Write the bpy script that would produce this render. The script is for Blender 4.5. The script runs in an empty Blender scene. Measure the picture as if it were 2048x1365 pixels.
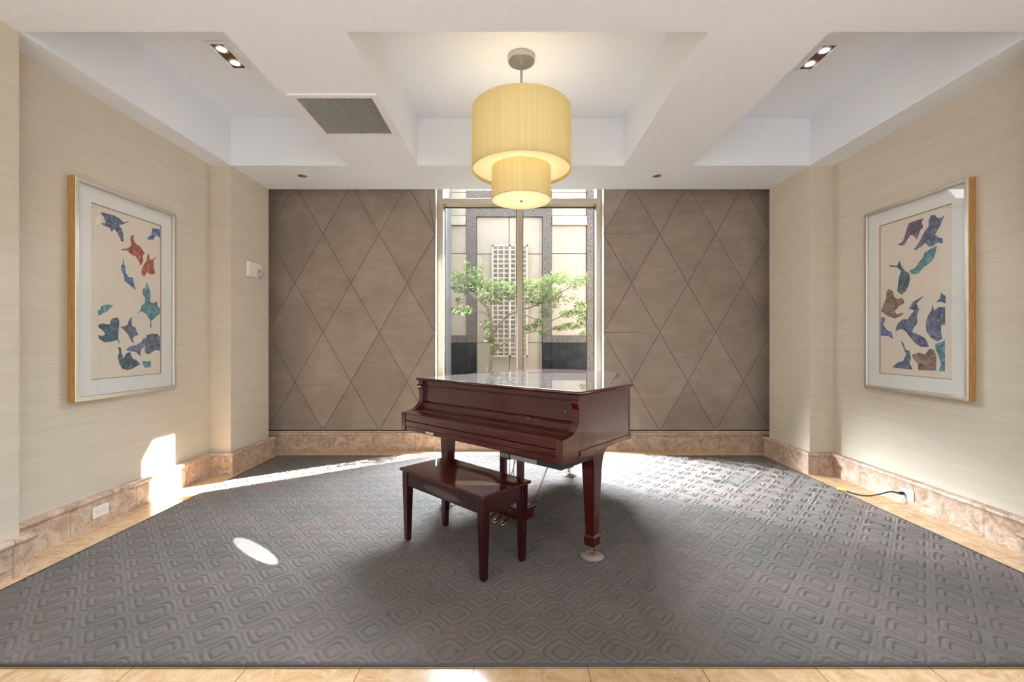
import bpy, bmesh, math, random
import numpy as np
from mathutils import Vector, Matrix
random.seed(7)
SC = bpy.context.scene
COL = SC.collection
PI = math.pi
F, CX, CY, EYE = 890.0, 1022.0, 685.0, 1.375      # focal length and vanishing point in pixels of the 2048 frame, eye height

# ------------------------------------------------------------------ helpers
class MB:
    def __init__(s): s.v, s.f, s.m, s.sm = [], [], [], []
    def face(s, idx, m=0, sm=False): s.f.append(tuple(idx)); s.m.append(m); s.sm.append(sm)
    def add(s, pts):
        n = len(s.v); s.v.extend(tuple(p) for p in pts); return n
    def box(s, x0, x1, y0, y1, z0, z1, m=0):
        n = s.add([(x0,y0,z0),(x1,y0,z0),(x1,y1,z0),(x0,y1,z0),(x0,y0,z1),(x1,y0,z1),(x1,y1,z1),(x0,y1,z1)])
        for q in ((0,3,2,1),(4,5,6,7),(0,1,5,4),(1,2,6,5),(2,3,7,6),(3,0,4,7)): s.face([n+i for i in q], m)
        return s
    def quad(s, a, b, c, d, m=0):
        n = s.add([a,b,c,d]); s.face((n,n+1,n+2,n+3), m); return s
    def loft(s, rings, caps=True, m=0, sm=False, closed=True):
        k = len(rings[0]); n = [s.add(r) for r in rings]
        for a, b in zip(n, n[1:]):
            for i in range(k if closed else k-1):
                j = (i+1) % k; s.face((a+i, a+j, b+j, b+i), m, sm)
        if caps and closed:
            s.face([n[0]+i for i in reversed(range(k))], m); s.face([n[-1]+i for i in range(k)], m)
        return s
    def extrude(s, prof, a, b, fn, m=0, sm=False):      # closed profile of (p,q) between a and b; fn(p,q,t) -> xyz
        return s.loft([[fn(p,q,a) for p,q in prof], [fn(p,q,b) for p,q in prof]], True, m, sm)
    def lathe(s, prof, n=48, c=(0,0,0), m=0, sm=True, a0=0.0):
        ring = lambda r, z: [(c[0]+r*math.cos(a0+2*PI*i/n), c[1]+r*math.sin(a0+2*PI*i/n), c[2]+z) for i in range(n)]
        return s.loft([ring(r, z) for r, z in prof], False, m, sm)
    def tube(s, pts, r, n=10, m=0, caps=True):
        pts = [Vector(p) for p in pts]; rings = []
        rr = r if isinstance(r, (list, tuple)) else [r]*len(pts)
        up = Vector((0,0,1)); t0 = (pts[1]-pts[0]).normalized()
        if abs(t0.dot(up)) > .95: up = Vector((0,1,0))
        for i, p in enumerate(pts):
            t = (pts[min(i+1,len(pts)-1)]-pts[max(i-1,0)]).normalized()
            x = up.cross(t).normalized(); y = t.cross(x); up = y if i else up
            up = t.cross(x)
            rings.append([tuple(p + (x*math.cos(2*PI*k/n)+y*math.sin(2*PI*k/n))*rr[i]) for k in range(n)])
        return s.loft(rings, caps, m, True)
    def sweep(s, prof, path, m=0):       # prof (out, z) to the left of path direction, path 2D, mitred
        P = [Vector(p) for p in path]; rings = []
        for i, p in enumerate(P):
            d0 = (P[i]-P[i-1]).normalized() if i else (P[1]-P[0]).normalized()
            d1 = (P[i+1]-P[i]).normalized() if i < len(P)-1 else d0
            n0 = Vector((-d0.y, d0.x)); n1 = Vector((-d1.y, d1.x))
            b = (n0+n1).normalized(); k = 1/max(.2, b.dot(n0))
            rings.append([(p.x+b.x*o*k, p.y+b.y*o*k, z) for o, z in prof])
        return s.loft(rings, True, m)
    def build(s, name, mats, parent=None, bevel=0, seg=2, smooth=None, kind=None, **kw):
        me = bpy.data.meshes.new(name)
        me.from_pydata(s.v, [], s.f)
        if not isinstance(mats, (list, tuple)): mats = [mats]
        for m in mats: me.materials.append(m)
        me.polygons.foreach_set('material_index', s.m)
        me.polygons.foreach_set('use_smooth', [True]*len(s.f) if (smooth or bevel) else s.sm)
        me.update()
        bm = bmesh.new(); bm.from_mesh(me); bmesh.ops.recalc_face_normals(bm, faces=bm.faces); bm.to_mesh(me); bm.free()
        if smooth: me.set_sharp_from_angle(angle=math.radians(smooth))
        o = bpy.data.objects.new(name, me); COL.objects.link(o)
        if parent: o.parent = parent
        if bevel:
            b = o.modifiers.new('edge', 'BEVEL'); b.width = bevel; b.segments = seg; b.limit_method = 'ANGLE'; b.angle_limit = math.radians(32); b.harden_normals = True
        if kind: o['kind'] = kind
        for k, v in kw.items(): o[k] = v
        return o
def tag(o, label, cat, group=None):
    o['label'] = label; o['category'] = cat
    if group: o['group'] = group
    return o
def thing(name, label, cat, loc=(0,0,0), rz=0, group=None):
    o = bpy.data.objects.new(name, None); o.empty_display_size = .1; COL.objects.link(o); o.location = loc; o.rotation_euler = (0,0,rz)
    return tag(o, label, cat, group)
def copy_tree(o, parent=None):
    c = o.copy(); COL.objects.link(c); c.parent = parent
    for ch in list(o.children): copy_tree(ch, c)
    return c

# ------------------------------------------------------------------ materials
def lin(r, g, b):
    f = lambda c: (c/12.92 if c <= .04045 else ((c+.055)/1.055)**2.4)
    return (f(r/255), f(g/255), f(b/255), 1)
class Mat:
    def __init__(s, name):
        s.m = bpy.data.materials.new(name); s.m.use_nodes = True; s.nt = s.m.node_tree
        s.N = s.nt.nodes; s.L = s.nt.links; s.p = s.N['Principled BSDF']; s.out = s.N['Material Output']
    def n(s, t, **kw):
        x = s.N.new(t)
        for k, v in kw.items():
            if k.startswith('i_'):
                key = k[2:]; x.inputs[int(key) if key.isdigit() else key.replace('_',' ')].default_value = v
            else: setattr(x, k, v)
        return x
    def l(s, a, b): s.L.new(a, b)
    def coord(s, scale=(1,1,1), rot=(0,0,0), kind='Object'):
        t = s.n('ShaderNodeTexCoord'); mp = s.n('ShaderNodeMapping'); mp.inputs['Scale'].default_value = scale; mp.inputs['Rotation'].default_value = rot
        s.l(t.outputs[kind], mp.inputs['Vector']); return mp.outputs[0]
    def noise(s, vec, scale=5, detail=4, rough=.55, dist=0):
        t = s.n('ShaderNodeTexNoise'); t.inputs['Scale'].default_value = scale; t.inputs['Detail'].default_value = detail
        t.inputs['Roughness'].default_value = rough; t.inputs['Distortion'].default_value = dist; s.l(vec, t.inputs['Vector']); return t.outputs['Fac']
    def ramp(s, fac, stops):
        r = s.n('ShaderNodeValToRGB'); e = r.color_ramp.elements
        while len(e) < len(stops): e.new(.5)
        for x, (p, c) in zip(e, stops): x.position = p; x.color = c
        s.l(fac, r.inputs[0]); return r.outputs[0]
    def mix(s, fac, a, b, mode='MIX'):
        x = s.n('ShaderNodeMix', data_type='RGBA', blend_type=mode)
        for val, i in ((fac, 0), (a, 6), (b, 7)):
            if isinstance(val, (int, float, tuple)): x.inputs[i].default_value = val
            else: s.l(val, x.inputs[i])
        return x.outputs[2]
    def math(s, op, a, b=None):
        x = s.n('ShaderNodeMath', operation=op)
        for i, val in enumerate((a, b)):
            if val is None: continue
            if isinstance(val, (int, float)): x.inputs[i].default_value = val
            else: s.l(val, x.inputs[i])
        return x.outputs[0]
    def bump(s, h, strength=.3, dist=.002):
        b = s.n('ShaderNodeBump'); b.inputs['Strength'].default_value = strength; b.inputs['Distance'].default_value = dist
        s.l(h, b.inputs['Height']); s.l(b.outputs[0], s.p.inputs['Normal'])
    def base(s, c):
        if isinstance(c, tuple): s.p.inputs['Base Color'].default_value = c
        else: s.l(c, s.p.inputs['Base Color'])
    def set(s, **kw):
        for k, v in kw.items(): s.p.inputs[k.replace('_', ' ')].default_value = v
        return s
def simple(name, rgb, rough=.5, metal=0, var=.06, scale=30, **kw):
    M = Mat(name); c = lin(*rgb); n = M.noise(M.coord(), scale, 3)
    d = tuple(x*(1-var) for x in c[:3])+(1,); e = tuple(min(1, x*(1+var)) for x in c[:3])+(1,)
    M.base(M.ramp(n, [(.3, d), (.7, e)])); M.set(Roughness=rough, Metallic=metal, **kw); return M.m

white = simple('ceiling_paint', (237,240,245), .7, var=.01)
whitetrim = simple('white_trim', (236,236,236), .45, var=.01)
plastic = simple('white_plastic', (235,232,226), .35, var=.01)
M = Mat('grasscloth')          # horizontal woven streaks
v = M.coord((2.5,2.5,170)); a = M.noise(v, 1.0, 5, .7); b = M.noise(M.coord((1,1,14)), 1.6, 3); h = M.math('ADD', M.math('MULTIPLY', a, .65), M.math('MULTIPLY', b, .35))
M.base(M.ramp(h, [(.32, lin(202,191,173)), (.52, lin(210,200,183)), (.7, lin(217,208,192))])); M.set(Roughness=.8); M.bump(a, .12, .0015); grass = M.m
M = Mat('taupe_suede')         # brushed nap, a tone of its own on every diamond
at = M.n('ShaderNodeAttribute', attribute_name='tone'); v = M.coord((1,1,1)); n1 = M.noise(v, 2.2, 6, .62, .4); n2 = M.noise(M.coord((1.2,1,5)), 3, 5, .6)
h = M.math('ADD', M.math('MULTIPLY', n1, .55), M.math('ADD', M.math('MULTIPLY', n2, .33), M.math('MULTIPLY', at.outputs['Fac'], .12)))
M.base(M.ramp(h, [(.3, lin(136,122,109)), (.5, lin(155,140,126)), (.7, lin(172,158,143))])); M.set(Roughness=.85, Sheen_Weight=.15, Sheen_Roughness=.5); M.bump(M.noise(v, 260, 2), .12, .001); suede = M.m
def marble(name, tones, joint=None, rough=.22):
    M = Mat(name); v = M.coord(); n1 = M.noise(v, 7.5, 9, .72, 1.4); vo = M.n('ShaderNodeTexVoronoi', feature='DISTANCE_TO_EDGE'); vo.inputs['Scale'].default_value = 9
    w = M.n('ShaderNodeTexNoise'); w.inputs['Scale'].default_value = 6; M.l(v, w.inputs['Vector']); mv = M.n('ShaderNodeVectorMath', operation='MULTIPLY_ADD'); M.l(w.outputs['Color'], mv.inputs[0]); mv.inputs[1].default_value = (.22,.22,.22); M.l(v, mv.inputs[2]); M.l(mv.outputs[0], vo.inputs['Vector'])
    vein = M.ramp(vo.outputs['Distance'], [(.0, (1,1,1,1)), (.035, (0,0,0,1))]); patch = M.noise(v, 1.7, 3); vein = M.mix(patch, (0,0,0,1), vein)
    c = M.ramp(n1, [(.34, lin(*tones[0])), (.48, lin(*tones[1])), (.6, lin(*tones[2]))]); c = M.mix(vein, c, lin(*tones[3]))
    if joint:                  # thin dark joints between slabs
        sep = M.n('ShaderNodeSeparateXYZ'); M.l(v, sep.inputs[0]); f = None
        for ax, pitch, off in joint:
            t = M.math('FRACT', M.math('ADD', M.math('DIVIDE', sep.outputs[ax], pitch), off)); g = M.math('LESS_THAN', t, .0035/pitch)
            f = g if f is None else M.math('MAXIMUM', f, g)
        c = M.mix(f, c, lin(120,95,72))
    M.base(c); M.set(Roughness=rough); return M.m
stone = marble('base_marble', ((158,130,110),(188,161,140),(210,190,174),(222,208,196)), ((0,.55,.2),(1,.55,.31)), .3)
floorm = marble('floor_marble', ((192,154,114),(206,170,130),(214,184,148),(222,198,168)), ((0,.48,.329),(1,.48,.1)), .16)
M = Mat('rug_wool')            # cut pile, greys drifting between warm and cool
v = M.coord(); n1 = M.noise(v, 1.9, 3, .5, .3); n2 = M.noise(v, 420, 2, .7); n3 = M.noise(v, 60, 3, .7)
c = M.ramp(n1, [(.32, lin(109,105,101)), (.5, lin(117,109,104)), (.68, lin(127,114,110))]); g = M.ramp(M.math('ADD', M.math('MULTIPLY', n2, .6), M.math('MULTIPLY', n3, .4)), [(.3, (.62,.62,.62,1)), (.7, (1.0,1.0,1.0,1))])
M.base(M.mix(1.0, c, g, 'MULTIPLY')); M.set(Roughness=1.0, Sheen_Weight=.08, Sheen_Roughness=.6, Specular_IOR_Level=.1); M.bump(n2, .5, .003); wool = M.m
binding = simple('rug_binding', (74,74,76), .9, var=.15, scale=200)
def wood(name, dark, mid, light, rough, coat):
    M = Mat(name); n = M.noise(M.coord((1.2,9,9)), 3.0, 6, .6, .8); f = M.noise(M.coord((3,60,60)), 3, 3)
    M.base(M.ramp(M.math('ADD', M.math('MULTIPLY', n, .7), M.math('MULTIPLY', f, .3)), [(.3, lin(*dark)), (.5, lin(*mid)), (.72, lin(*light))])); M.set(Roughness=rough, Specular_IOR_Level=.2, Coat_Weight=coat, Coat_Roughness=.015, Coat_IOR=1.55); return M.m
mahog = wood('polished_mahogany', (48,3,5), (62,5,6), (78,10,10), .3, 1.0)
mahog2 = wood('satin_mahogany', (33,3,5), (43,6,8), (55,11,11), .28, .6)
dark = simple('dark_strip', (22,14,13), .6)
brass = simple('polished_brass', (222,202,160), .2, 1.0, var=.04)
chrome = simple('brushed_nickel', (196,196,196), .28, 1.0, var=.04)
silver = simple('silver_leaf_frame', (206,200,188), .36, .85, var=.05, scale=60)
M = Mat('gilt_wood'); n = M.noise(M.coord((14,14,1.5)), 6, 5); M.base(M.ramp(n, [(.3, lin(176,128,62)), (.7, lin(206,160,92))])); M.set(Roughness=.4); gilt = M.m
champ = simple('champagne_aluminium', (178,164,142), .38, .35, var=.03)
black = simple('black_plastic', (26,26,27), .45, var=.05)
steel = simple('grey_steel', (150,154,150), .35, .7, var=.05)
yellow = simple('yellow_sleeve', (214,190,50), .5)
mirrorbrown = simple('bronze_reflector', (120,84,60), .16, 1.0, var=.03)
mat_board = simple('mat_board', (240,238,234), .9, var=.01)
paper = simple('print_paper', (236,224,208), .9, var=.015)
bevelcut = simple('mat_bevel', (176,160,138), .9, var=.02)
grille = simple('grille_aluminium', (190,190,188), .45, .3, var=.02)
grilleback = simple('duct_dark', (78,73,68), .8)
lensglass = simple('clear_strobe_lens', (225,225,222), .08, 0, Transmission_Weight=.6)
def glass_mat(name, tint=(1,1,1,1), ior=1.45, rough=0.0):
    M = Mat(name); M.N.remove(M.p); t = M.n('ShaderNodeBsdfTransparent'); t.inputs[0].default_value = tint; g = M.n('ShaderNodeBsdfGlossy'); g.inputs['Roughness'].default_value = rough
    lw = M.n('ShaderNodeLayerWeight'); lw.inputs[0].default_value = .5; f0 = 2*((ior-1)/(ior+1))**2; fr = M.math('ADD', M.math('MULTIPLY', M.math('POWER', lw.outputs['Facing'], 5.0), 1-f0), f0); mx = M.n('ShaderNodeMixShader'); M.l(fr, mx.inputs[0]); M.l(t.outputs[0], mx.inputs[1]); M.l(g.outputs[0], mx.inputs[2]); M.l(mx.outputs[0], M.out.inputs[0]); return M.m
pane = glass_mat('window_glass', (.96,.98,.97,1), 1.22); picglass = glass_mat('picture_glass', (.96,.96,.96,1), 1.65)
cupglass = simple('caster_cup_plastic', (170,158,156), .12, 0, Transmission_Weight=.3)
def emit(name, col, s):
    M = Mat(name); M.N.remove(M.p); e = M.n('ShaderNodeEmission'); e.inputs[0].default_value = col; e.inputs[1].default_value = s; M.l(e.outputs[0], M.out.inputs[0]); return M.m
bulb = emit('lamp_glow', (1,.95,.86,1), 18)
def shade_mat(name, rgb, k, threads=True):
    M = Mat(name); M.N.remove(M.p); n = M.noise(M.coord((210,210,.6)), 1.0, 3, .6); c = lin(*rgb); dk = tuple(x*.85 for x in c[:3])+(1,)
    col = M.ramp(n, [(.35, dk), (.6, c)]) if threads else M.ramp(n, [(.35, c), (.6, c)])
    d = M.n('ShaderNodeBsdfDiffuse'); t = M.n('ShaderNodeBsdfTranslucent'); M.l(col, d.inputs[0]); M.l(col, t.inputs[0]); mx = M.n('ShaderNodeMixShader'); mx.inputs[0].default_value = k
    b = M.n('ShaderNodeBump'); b.inputs['Strength'].default_value = .25; b.inputs['Distance'].default_value = .002; M.l(n, b.inputs['Height']); M.l(b.outputs[0], d.inputs['Normal'])
    M.l(d.outputs[0], mx.inputs[1]); M.l(t.outputs[0], mx.inputs[2]); M.l(mx.outputs[0], M.out.inputs[0]); return M.m
shadem = shade_mat('string_shade', (241,227,178), .40); diffm = shade_mat('shade_diffuser', (248,236,200), .5, False)
beige = simple('limestone_cladding', (154,139,123), .75, var=.06, scale=4)
M = Mat('speckled_granite'); v = M.coord(); n = M.noise(v, 70, 3, .8); M.base(M.ramp(n, [(.36, lin(34,30,29)), (.5, lin(78,69,65)), (.64, lin(136,124,115))])); M.set(Roughness=.7, Specular_IOR_Level=.2); granite = M.m
M = Mat('black_granite'); n = M.noise(M.coord(), 9, 2, .5); M.base(M.ramp(n, [(.4, lin(10,10,12)), (.75, lin(30,31,34))])); M.set(Roughness=.5, Specular_IOR_Level=.2); blackg = M.m
M = Mat('grey_granite_return'); n = M.noise(M.coord(), 45, 4, .8); M.base(M.ramp(n, [(.4, lin(124,124,126)), (.75, lin(146,146,148))])); M.set(Roughness=.5); returng = M.m
jointm = simple('joint_backing', (88,76,66), .9)  # dark backing that shows in the joints between the cladding slabs
trellism = simple('trellis_paint', (178,166,152), .6)
soil = simple('courtyard_gravel', (84,78,70), .95, var=.3, scale=50)
bark = simple('maple_bark', (104,94,74), .85, var=.25, scale=40)
def leaf_mat(name, a, b):
    M = Mat(name); M.N.remove(M.p); n = M.noise(M.coord(), 9, 2); col = M.ramp(n, [(.35, lin(*a)), (.65, lin(*b))]); d = M.n('ShaderNodeBsdfDiffuse'); t = M.n('ShaderNodeBsdfTranslucent'); M.l(col, d.inputs[0]); M.l(col, t.inputs[0]); mx = M.n('ShaderNodeMixShader'); mx.inputs[0].default_value = .4; M.l(d.outputs[0], mx.inputs[1]); M.l(t.outputs[0], mx.inputs[2]); M.l(mx.outputs[0], M.out.inputs[0]); return M.m
leafm = leaf_mat('maple_leaf', (52,70,32), (104,112,66))
lobbywall = simple('lobby_wall', (196,184,164), .8)

# ------------------------------------------------------------------ room shell
HL, HH = 3.225, 3.718            # low ceiling, coffer ceiling
XL, PL, XR, PR = -3.14, -2.93, 3.37, 3.125
Y0, Y1, YE, YB = 2.65, 4.655, 5.38, 5.69
LOB, LX = -7.0, 6.5
MB().box(-LX, LX, LOB, 5.98, -.1, 0).build('floor', floorm, kind='structure')
lp = [(-LX,-.5),(PL,-.5),(PL,Y0),(XL,Y0),(XL,Y1),(PL,Y1),(PL,YE),(XL-.2,YE),(XL-.2,YB)]
rp = [(LX,-.5),(PR,-.5),(PR,Y0),(XR,Y0),(XR,Y1),(PR,Y1),(PR,YE),(XR+.2,YE),(XR+.2,YB)]
def wall(name, path, mat, z1=3.72):
    b = MB(); n = [b.add([(x,y,0),(x,y,z1)]) for x, y in path]
    for p, q in zip(n, n[1:]): b.face((p, q, q+1, p+1))
    out = path[0][0]
    k = b.add([(out,YB,0),(out,YB,z1)]); b.face((n[-1], k, k+1, n[-1]+1)); b.face((k, n[0], n[0]+1, k+1))
    return b.build(name, mat, kind='structure')
wall('wall_left', lp, grass); wall('wall_right', rp, grass)
b = MB(); b.quad((-LX,LOB,0),(LX,LOB,0),(LX,LOB,3.3),(-LX,LOB,3.3)); b.quad((-LX,LOB,0),(-LX,-.5,0),(-LX,-.5,3.3),(-LX,LOB,3.3)); b.quad((LX,LOB,0),(LX,-.5,0),(LX,-.5,3.3),(LX,LOB,3.3)); b.build('wall_front', lobbywall, kind='structure')
WX0, WX1 = -.959, 1.180
b = MB(); b.box(XL-.25, WX0, YB, 5.98, 0, 3.72); b.box(WX1, XR+.25, YB, 5.98, 0, 3.72); b.box(WX0, WX1, YB, 5.98, 0, .235); b.box(WX0, WX1, YB, 5.98, 3.6, 3.72)
b.build('wall_back', whitetrim, kind='structure')
# coffered ceiling
cof = [(-2.93,-1.71),(-.98,1.18),(1.90,3.125)]
xs = [-LX,-2.93,-1.71,-.98,1.18,1.90,3.125,LX]; b = MB()
for i in range(7):
    b.quad((xs[i],LOB,HL),(xs[i+1],LOB,HL),(xs[i+1],Y0,HL),(xs[i],Y0,HL))
    b.quad((xs[i],Y1,HL),(xs[i+1],Y1,HL),(xs[i+1],YE,HL),(xs[i],YE,HL))
    if i not in (1,3,5): b.quad((xs[i],Y0,HL),(xs[i+1],Y0,HL),(xs[i+1],Y1,HL),(xs[i],Y1,HL))
for x0, x1 in cof:
    b.quad((x0,Y0,HL),(x1,Y0,HL),(x1,Y0,HH),(x0,Y0,HH)); b.quad((x0,Y1,HL),(x1,Y1,HL),(x1,Y1,HH),(x0,Y1,HH))
    b.quad((x0,Y0,HL),(x0,Y1,HL),(x0,Y1,HH),(x0,Y0,HH)); b.quad((x1,Y0,HL),(x1,Y1,HL),(x1,Y1,HH),(x1,Y0,HH))
    b.quad((x0,Y0,HH),(x1,Y0,HH),(x1,Y1,HH),(x0,Y1,HH))
b.quad((-LX,YE,HL),(LX,YE,HL),(LX,YE,3.72),(-LX,YE,3.72))
b.box(-LX, LX, LOB, 5.98, 3.72, 3.85)
b.build('ceiling', white, kind='structure')
# baseboards: marble slab with a projecting rounded cap
bp = [(0,0),(.042,0),(.042,.188),(.052,.192),(.058,.205),(.054,.22),(.044,.226),(0,.226)]
lpath = [(PL,-.4),(PL,Y0),(XL,Y0),(XL,Y1),(PL,Y1),(PL,YE),(PL-.2,YE)]
rpath = [(PR-0,-.4),(PR,Y0),(XR,Y0),(XR,Y1),(PR,Y1),(PR,YE),(PR+.2,YE)]
MB().sweep([(-o,z) for o,z in bp], lpath).build('baseboard_left', stone, kind='structure')
MB().sweep(bp, rpath).build('baseboard_right', stone, kind='structure')
MB().sweep([(-o,z) for o,z in bp], [(-3.3,YB),(3.5,YB)]).build('baseboard_back', stone, kind='structure')

# upholstered diamond panels on the back wall
def clip(poly, ax, val, keep_less):
    out = []
    for i, p in enumerate(poly):
        q = poly[(i+1) % len(poly)]; ip = (p[ax] <= val) == keep_less or p[ax] == val; iq = (q[ax] <= val) == keep_less or q[ax] == val
        if ip: out.append(p)
        if ip != iq:
            t = (val-p[ax])/(q[ax]-p[ax]); out.append((p[0]+t*(q[0]-p[0]), p[1]+t*(q[1]-p[1])))
    return out
def panel(name, x0, x1, z0, z1):
    b = MB(); tones = []; W, H = .7153, .628; ox, oz = -2.397+.7153/2, 2.757
    for j in range(-3, 8):
        for i in range(-3, 9):
            cx = ox+(i+.5*(j % 2))*W; cz = oz-j*H+0
            poly = [(cx-W/2,cz),(cx,cz-H),(cx+W/2,cz),(cx,cz+H)]
            for ax, val, k in ((0,x0,False),(0,x1,True),(1,z0,False),(1,z1,True)):
                if poly: poly = clip(poly, ax, val, k)
            if len(poly) < 3: continue
            gx = sum(p[0] for p in poly)/len(poly); gz = sum(p[1] for p in poly)/len(poly)
            def ins(d):
                n = len(poly); res = []
                for a in range(n):
                    p0, p1, p2 = Vector(poly[a-1]), Vector(poly[a]), Vector(poly[(a+1) % n])
                    if (p1-p0).length < 1e-5 or (p2-p1).length < 1e-5: res.append(poly[a]); continue
                    d0 = (p1-p0).normalized(); d1 = (p2-p1).normalized(); n0 = Vector((-d0.y,d0.x)); n1 = Vector((-d1.y,d1.x)); s = n0+n1
                    s.normalize(); q = p1+s*(d/max(.3, s.dot(n0))); res.append((q.x,q.y))
                return res
            area = sum(poly[a][0]*poly[(a+1) % len(poly)][1]-poly[(a+1) % len(poly)][0]*poly[a][1] for a in range(len(poly)))
            if area < 0: poly = poly[::-1]
            if abs(area) < .01: continue
            rings = [[(p[0],5.686,p[1]) for p in poly], [(p[0],5.678,p[1]) for p in ins(.0015)], [(p[0],5.672,p[1]) for p in ins(.004)], [(p[0],5.670,p[1]) for p in ins(.012)]]
            nf = len(b.f); b.loft(rings, False); k = b.add(rings[-1]); b.face(list(range(k, k+len(poly))))
            t = random.random(); tones += [t]*(len(b.f)-nf)
    n = len(b.f); b.box(x0, x1, 5.684, 5.689, z0, z1); tones += [.3]*(len(b.f)-n)
    o = b.build(name, suede, smooth=40)
    a = o.data.attributes.new('tone', 'FLOAT', 'FACE'); a.data.foreach_set('value', tones); return o
tag(panel('upholstered_wall_panel', -3.34, WX0, .244, 3.70), 'taupe suede wall covering quilted in tall diamonds between window and wall with fire alarm', 'wall panel')
tag(panel('upholstered_wall_panel', WX1, 3.57, .244, 3.70), 'taupe suede wall covering quilted in tall diamonds between window and wall with power cord', 'wall panel')

# window
win = bpy.data.objects.new('window_1', None); COL.objects.link(win); win.location = (.11, 5.80, .235); win['kind'] = 'structure'
def W(b, name, mat, **kw):
    b.v = [(x-.11, y-5.80, z-.235) for x, y, z in b.v]; return b.build(name, mat, win, kind='structure', **kw)
fb = MB(); fb.box(-.954,-.886,5.80,5.975,.236,3.6); fb.box(1.114,1.175,5.80,5.975,.236,3.6); fb.box(-.886,1.114,5.80,5.975,.236,.30); fb.box(-.886,1.114,5.80,5.975,3.54,3.6)
W(fb, 'window_frame', champ, bevel=.003)
W(MB().box(.0775,.1525,5.80,5.975,.30,3.18), 'mullion', champ, bevel=.003); W(MB().box(-.886,1.114,5.795,5.975,3.18,3.252), 'transom', champ, bevel=.003)
for x0, x1, z0, z1 in ((-.886,.0775,.30,3.18),(.1525,1.114,.30,3.18),(-.886,1.114,3.252,3.54)):
    W(MB().quad((x0,5.955,z0),(x1,5.955,z0),(x1,5.955,z1),(x0,5.955,z1)), 'glass', pane)
gk = MB()
for x0, x1 in ((-.886,.0775),(.1525,1.114)):
    gk.box(x0,x0+.012,5.945,5.953,.30,3.18); gk.box(x1-.012,x1,5.945,5.953,.30,3.18); gk.box(x0,x1,5.945,5.953,3.166,3.18)
W(gk, 'gasket', black)

# ------------------------------------------------------------------ courtyard behind the window
FY = 8.2
fx = lambda p: (p-CX)*FY/F
fz = lambda p: EYE+(CY-p)*FY/F
MB().box(-3, 5, 5.98, 12, -.1, .18).build('ground', soil, kind='structure')
bld = thing('courtyard_building', 'pale limestone facade with speckled granite bands seen through the window', 'building', (0, FY, .18))
def BP(b, name, mat, **kw):
    b.v = [(x, y-FY, z-.18) for x, y, z in b.v]; return b.build(name, mat, bld, **kw)
g = .006
sp = MB()
for x0, x1 in ((-1.35, fx(933)), (fx(953), fx(1018.3)), (fx(1018.3), fx(1085)), (fx(1103), fx(1173))):
    inner = abs(x0-fx(953)) < .01 or abs(x0-fx(1018.3)) < .01
    rows = [(fz(434), fz(507.7)), (fz(507.7), fz(686)), (fz(686), .18)] if inner else [(4.5, fz(385)), (fz(385), fz(432)), (fz(452), fz(507.7)), (fz(507.7), fz(672))]
    for a, c in rows: sp.box(x0+g, x1-g, FY+(.03 if inner else 0), FY+.1, c+g, a-g)
sp.box(-1.35, 2.0, FY+.02, FY+.1, fz(383)+.02, 4.5)
BP(sp, 'wall', beige)
BP(MB().box(-1.4, 2.05, FY+.07, FY+.3, .18, 4.5), 'backing_wall', jointm)
gt = MB()
gt.box(fx(933), fx(953), FY-.03, FY+.1, fz(686)+.004, fz(383)); gt.box(fx(1085), fx(1103), FY-.03, FY+.1, fz(686)+.004, fz(383)); gt.box(fx(953), fx(1085), FY-.03, FY+.1, fz(434), fz(383))
gt.box(fx(1173.5), 2.05, FY-.04, FY+.1, .18, 4.5); gt.box(-1.35, fx(933)-.004, FY-.03, FY+.1, fz(686)+.004, fz(672)); gt.box(fx(1103)+.004, fx(1173)-.004, FY-.03, FY+.1, fz(686)+.004, fz(672))
BP(gt, 'granite_trim', granite)
for x0, x1 in ((-1.35, fx(932.6)), (fx(933.4), fx(953)), (fx(1085), fx(1102.6)), (fx(1103.4), fx(1173))): BP(MB().box(x0, x1, FY-.04, FY+.1, .18, fz(686)-.004), 'base_panel', blackg)
for x0, x1 in ((-1.35, fx(932)), (fx(1104), fx(1173))): lg = MB(); lg.loft([[(x0,FY+.05,fz(452)),(x0,FY-.07,fz(452)),(x0,FY-.07,fz(450)),(x0,FY-.03,fz(433)),(x0,FY+.05,fz(431))], [(x1,FY+.05,fz(452)),(x1,FY-.07,fz(452)),(x1,FY-.07,fz(450)),(x1,FY-.03,fz(433)),(x1,FY+.05,fz(431))]]); BP(lg, 'ledge', beige)
BP(MB().box(-1.5, -1.095, 5.985, FY-.05, .18, 4.5), 'side_wall', returng)
BP(MB().box(1.3, 1.7, 5.985, 6.91, .18, 5.2), 'side_wall', granite)  # unseen from the room, its end placed to trim the sun to a strip
BP(MB().box(1.3, 1.7, 6.911, 9.2, 4.86, 6.4), 'sun_blocker', beige)  # unseen block, added to give the sun patch a level top
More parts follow.
